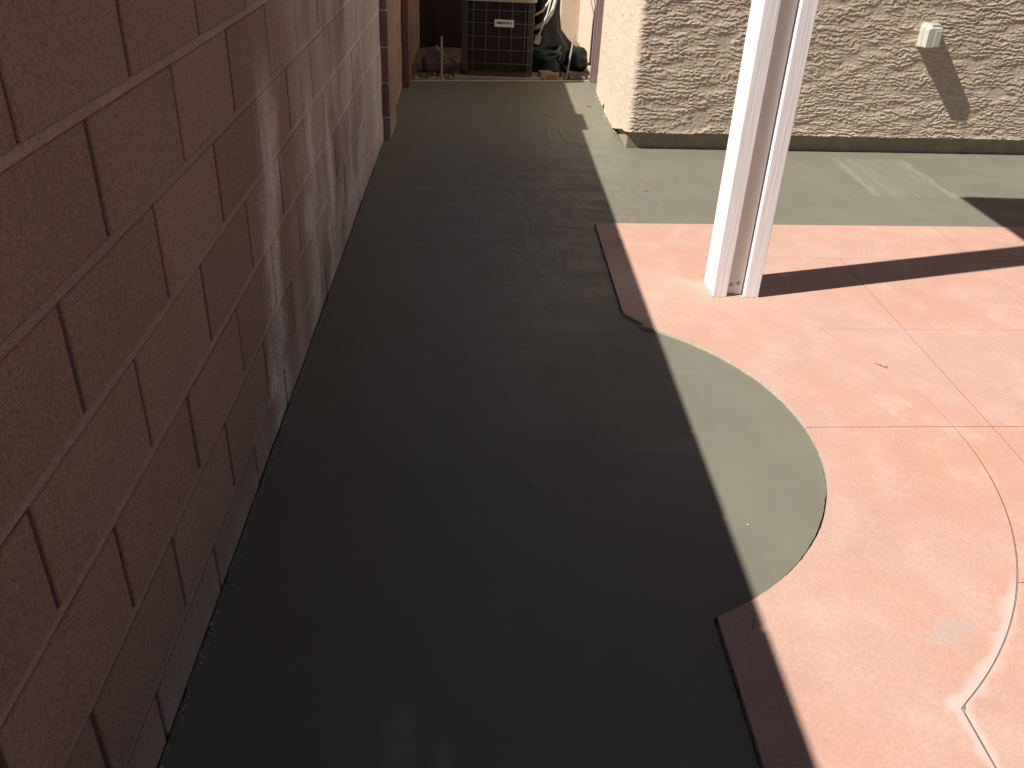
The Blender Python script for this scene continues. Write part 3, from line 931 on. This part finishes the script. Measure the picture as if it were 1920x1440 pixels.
def brick(loc, rot, size, mat, label, name="paver_brick", grp=None):
    bm = bmesh.new(); bm_box(bm, -size[0] / 2, size[0] / 2, -size[1] / 2, size[1] / 2, 0, size[2], .004, 1)
    for v in bm.verts:
        v.co += Vector((mnoise.noise(v.co * 40), mnoise.noise(v.co * 40 + Vector((5, 5, 5))), 0)) * .003
    o = bm_obj(name, bm, mat); o.location = loc; o.rotation_euler = rot
    tag(o, label, "brick", grp); return o
brick((.548, 7.44, -.01), (0, 0, .15), (.105, .09, .058), MAT_BRICK, "tan paver brick beside the right end of the condenser pad", grp="loose bricks")
brick((.612, 7.425, -.012), (.05, 0, -.25), (.085, .08, .050), MAT_BRICK, "tan broken brick leaning just left of the right-hand stake", grp="loose bricks")
brick((.800, 7.47, -.02), (.5, .1, .25), (.15, .10, .05), MAT_ROCK, "dark brown broken paver tilted in the dirt right of the stake", grp="loose bricks")

def stake(p0, p1, r, label, mat=MAT_STAKE):
    bm = bmesh.new()
    d = (Vector(p1) - Vector(p0))
    bm_tube(bm, [Vector(p0) - d * .12, Vector(p0), Vector(p0) + d * .5, Vector(p1)], lambda t: r * (.35 + .65 * min(1, t * 3)), 6, .6)
    bmesh.ops.recalc_face_normals(bm, faces=bm.faces)
    o = bm_obj("form_stake", bm, mat); tag(o, label, "stake", "form stakes behind the cement edge"); return o
stake((-.297, 7.20, -.03), (-.299, 7.215, .325), .008, "thin upright stake left of the air conditioner")
stake((.706, 7.365, -.03), (.758, 7.375, .350), .0125, "pale leaning stake right of the air conditioner", MAT_STAKE)

# form board behind the fresh edge
fb = [(-.53, far(-.53) + .004), (-.53, far(-.53) + .022), (.90, far(.90) + .022), (.90, far(.90) + .004)]
o = prism("form_board", fb[::-1], -.07, .003, [MAT_FORM, MAT_FORM])
tag(o, "thin pale form board along the far edge of the cement", "board")

# dark sheets closing the alley
bk = empty("wood_fence", (0, 8.75, 0))
tag(bk, "dark weathered wooden fence boards in the shade behind the air conditioner", "fence")
x = -.57
while x < .33:
    o = box_obj("board", x, x + .1408, 8.74 + random.uniform(-.004, .004), 8.76, -.05, .68, MAT_PLY, bk, .002); o.location = (0, -8.75, 0)
    x += .141
o = box_obj("rail", -.57, .40, 8.766, 8.80, .5, .59, MAT_PLY, bk, .002); o.location = (0, -8.75, 0)

o = blob("boulder", (-.40, 7.62, .05), (.085, .10, .11), MAT_ROCK, None, 2, .22, 1.6, 3, -.08)
tag(o, "rounded grey stone in the shade left of the air conditioner", "stone")
o = tube_obj("stick", [(-.36, 7.50, .20), (-.28, 7.52, .13), (-.20, 7.53, .07)], lambda t: .014 - .004 * t, MAT_STAKE, None, 6)
tag(o, "pale wooden stick leaning on the stone beside the air conditioner", "stick")

# rubble in the dirt
def chip(bm, c, r, rnd):
    mm = Matrix.Translation(c) @ Matrix.Rotation(rnd.random() * 6, 4, 'Z') @ Matrix.Rotation(rnd.uniform(-.6, .6), 4, 'X') @ Matrix.Diagonal((r * rnd.uniform(1, 1.8), r, r * rnd.uniform(.4, .8), 1))
    ret = bmesh.ops.create_icosphere(bm, subdivisions=1, radius=1, matrix=mm)
    for v in ret['verts']:
        v.co += Vector((rnd.uniform(-1, 1), rnd.uniform(-1, 1), rnd.uniform(-1, 1))) * r * .22
rnd = random.Random(12)
bm = bmesh.new()
for i in range(420):
    x = rnd.uniform(-.53, .95); y = far(x) + .04 + abs(rnd.gauss(0, .16))
    if -.20 < x < .5 and y > 7.30: continue
    r = rnd.uniform(.004, .016) * (1.3 if x < -.2 else 1)
    chip(bm, (x, y, dirt_h(x, y) + r * .3), r, rnd)
for i in range(60):
    y = rnd.uniform(7.34, 7.75); x = .97 - abs(rnd.gauss(0, .035))
    r = rnd.uniform(.008, .028)
    chip(bm, (x, y, dirt_h(x, y) + r * .5 + .05 * max(0, (x - .88) / .1)), r, rnd)
o = bm_obj("rubble", bm, MAT_RUBBLE)
tag(o, kind='stuff')
# crumbs along the foot of the wall, the house side and the slab edges
bm = bmesh.new()
for i in range(700):
    y = rnd.uniform(.9, 5.4); r = rnd.uniform(.0008, .003)
    chip(bm, (-.574 + abs(rnd.gauss(0, .007)), y, r * .4), r, rnd)
for i in range(120):
    y = rnd.uniform(5.42, 7.0); r = rnd.uniform(.001, .005)
    chip(bm, (.905 - abs(rnd.gauss(0, .012)), y, r * .4), r, rnd)
o = bm_obj("grit", bm, MAT_RUBBLE)
tag(o, kind='stuff')
bm = bmesh.new()
for i in range(300):
    y = rnd.uniform(.95, 4.0); r = rnd.uniform(.0008, .0026)
    if 1.45 < y < 3.05: continue
    chip(bm, (x_edge(y) - .004 + rnd.gauss(0, .004), y, r * .2 + (.004 if rnd.random() < .5 else 0)), r, rnd)
o = bm_obj("edge_crumbs", bm, MAT_SUB)
tag(o, kind='stuff')

# fallen petals, straws and a weed
def petal(loc, s, rot, label):
    V = []; F = []
    for i in range(7):
        for j in range(5):
            u = i / 6 * 2 - 1; v = j / 4 * 2 - 1
            wd = math.sqrt(max(0.02, 1 - u * u)) * .62
            V.append((u * s, v * wd * s, .25 * s * (u * u * .8 + v * v * .5) + .06 * s * math.sin(u * 4 + v * 3)))
    for i in range(6):
        for j in range(4):
            F.append((i * 5 + j, (i + 1) * 5 + j, (i + 1) * 5 + j + 1, i * 5 + j + 1))
    o = mesh_obj("fallen_petal", V, F, MAT_LEAF, None, True)
    sm = o.modifiers.new("thickness", 'SOLIDIFY'); sm.thickness = .0012
    o.location = loc; o.rotation_euler = (0, 0, rot)
    tag(o, label, "petal", "red petals on the cement")
petal((.809, 6.481, .002), .021, .3, "bright red petal lying on sunlit cement near the alley end")
petal((.915, 4.566, .002), .014, .1, "small dull red petal on the sunlit cement above the pink slabs")
def straw(pts, z, label, r=.0011, mat=MAT_STRAW):
    o = tube_obj("straw", [(x, y, z + h) for x, y, h in pts], r, mat, None, 5)
    tag(o, label, "straw", "bits of dry straw"); return o
straw([(1.440, 2.672, .001), (1.458, 2.655, .003), (1.470, 2.640, .002), (1.478, 2.650, .002)], ZP, "curled dry straw on the sunlit pink slab right of the cement lobe", .0016)
straw([(.655, 1.405, .001), (.662, 1.42, .002), (.667, 1.43, .001)], ZP, "short dry straw in the shade on the pink slab by the lower corner", .0011)
straw([(.16, 1.940, .001), (.168, 1.932, .003), (.172, 1.938, .002)], 0, "tiny straw on the shaded cement in the middle of the walkway", .0013)
straw([(.743, 1.780, .001), (.748, 1.776, .003)], 0, "tiny pale straw on the sunlit lobe of cement", .0017, MAT_FORM)
wd = empty("weed", (.735, 7.52, .0))
tag(wd, "small green weed behind the leaning stake", "weed")
for i in range(11):
    t = rnd.random() * 6.28; L = rnd.uniform(.03, .07)
    V = []; F = []
    for q in range(5):
        s_ = q / 4; wdt = .008 * math.sin(math.pi * min(.97, s_ + .08))
        c_ = Vector((math.cos(t) * L * s_, math.sin(t) * L * s_, .03 + .06 * s_ - .05 * s_ * s_ + .012 * (i % 4)))
        sd = Vector((-math.sin(t), math.cos(t), 0)) * wdt
        V += [c_ - sd, c_ + sd + Vector((0, 0, .002))]
    for q in range(4): F.append((2 * q, 2 * q + 1, 2 * q + 3, 2 * q + 2))
    mesh_obj("leaf", V, F, MAT_WEED, wd, True)
tube_obj("stem", [(0, 0, -.04), (.002, .001, .03), (0, .003, .07)], .0025, MAT_WEED, wd, 6)
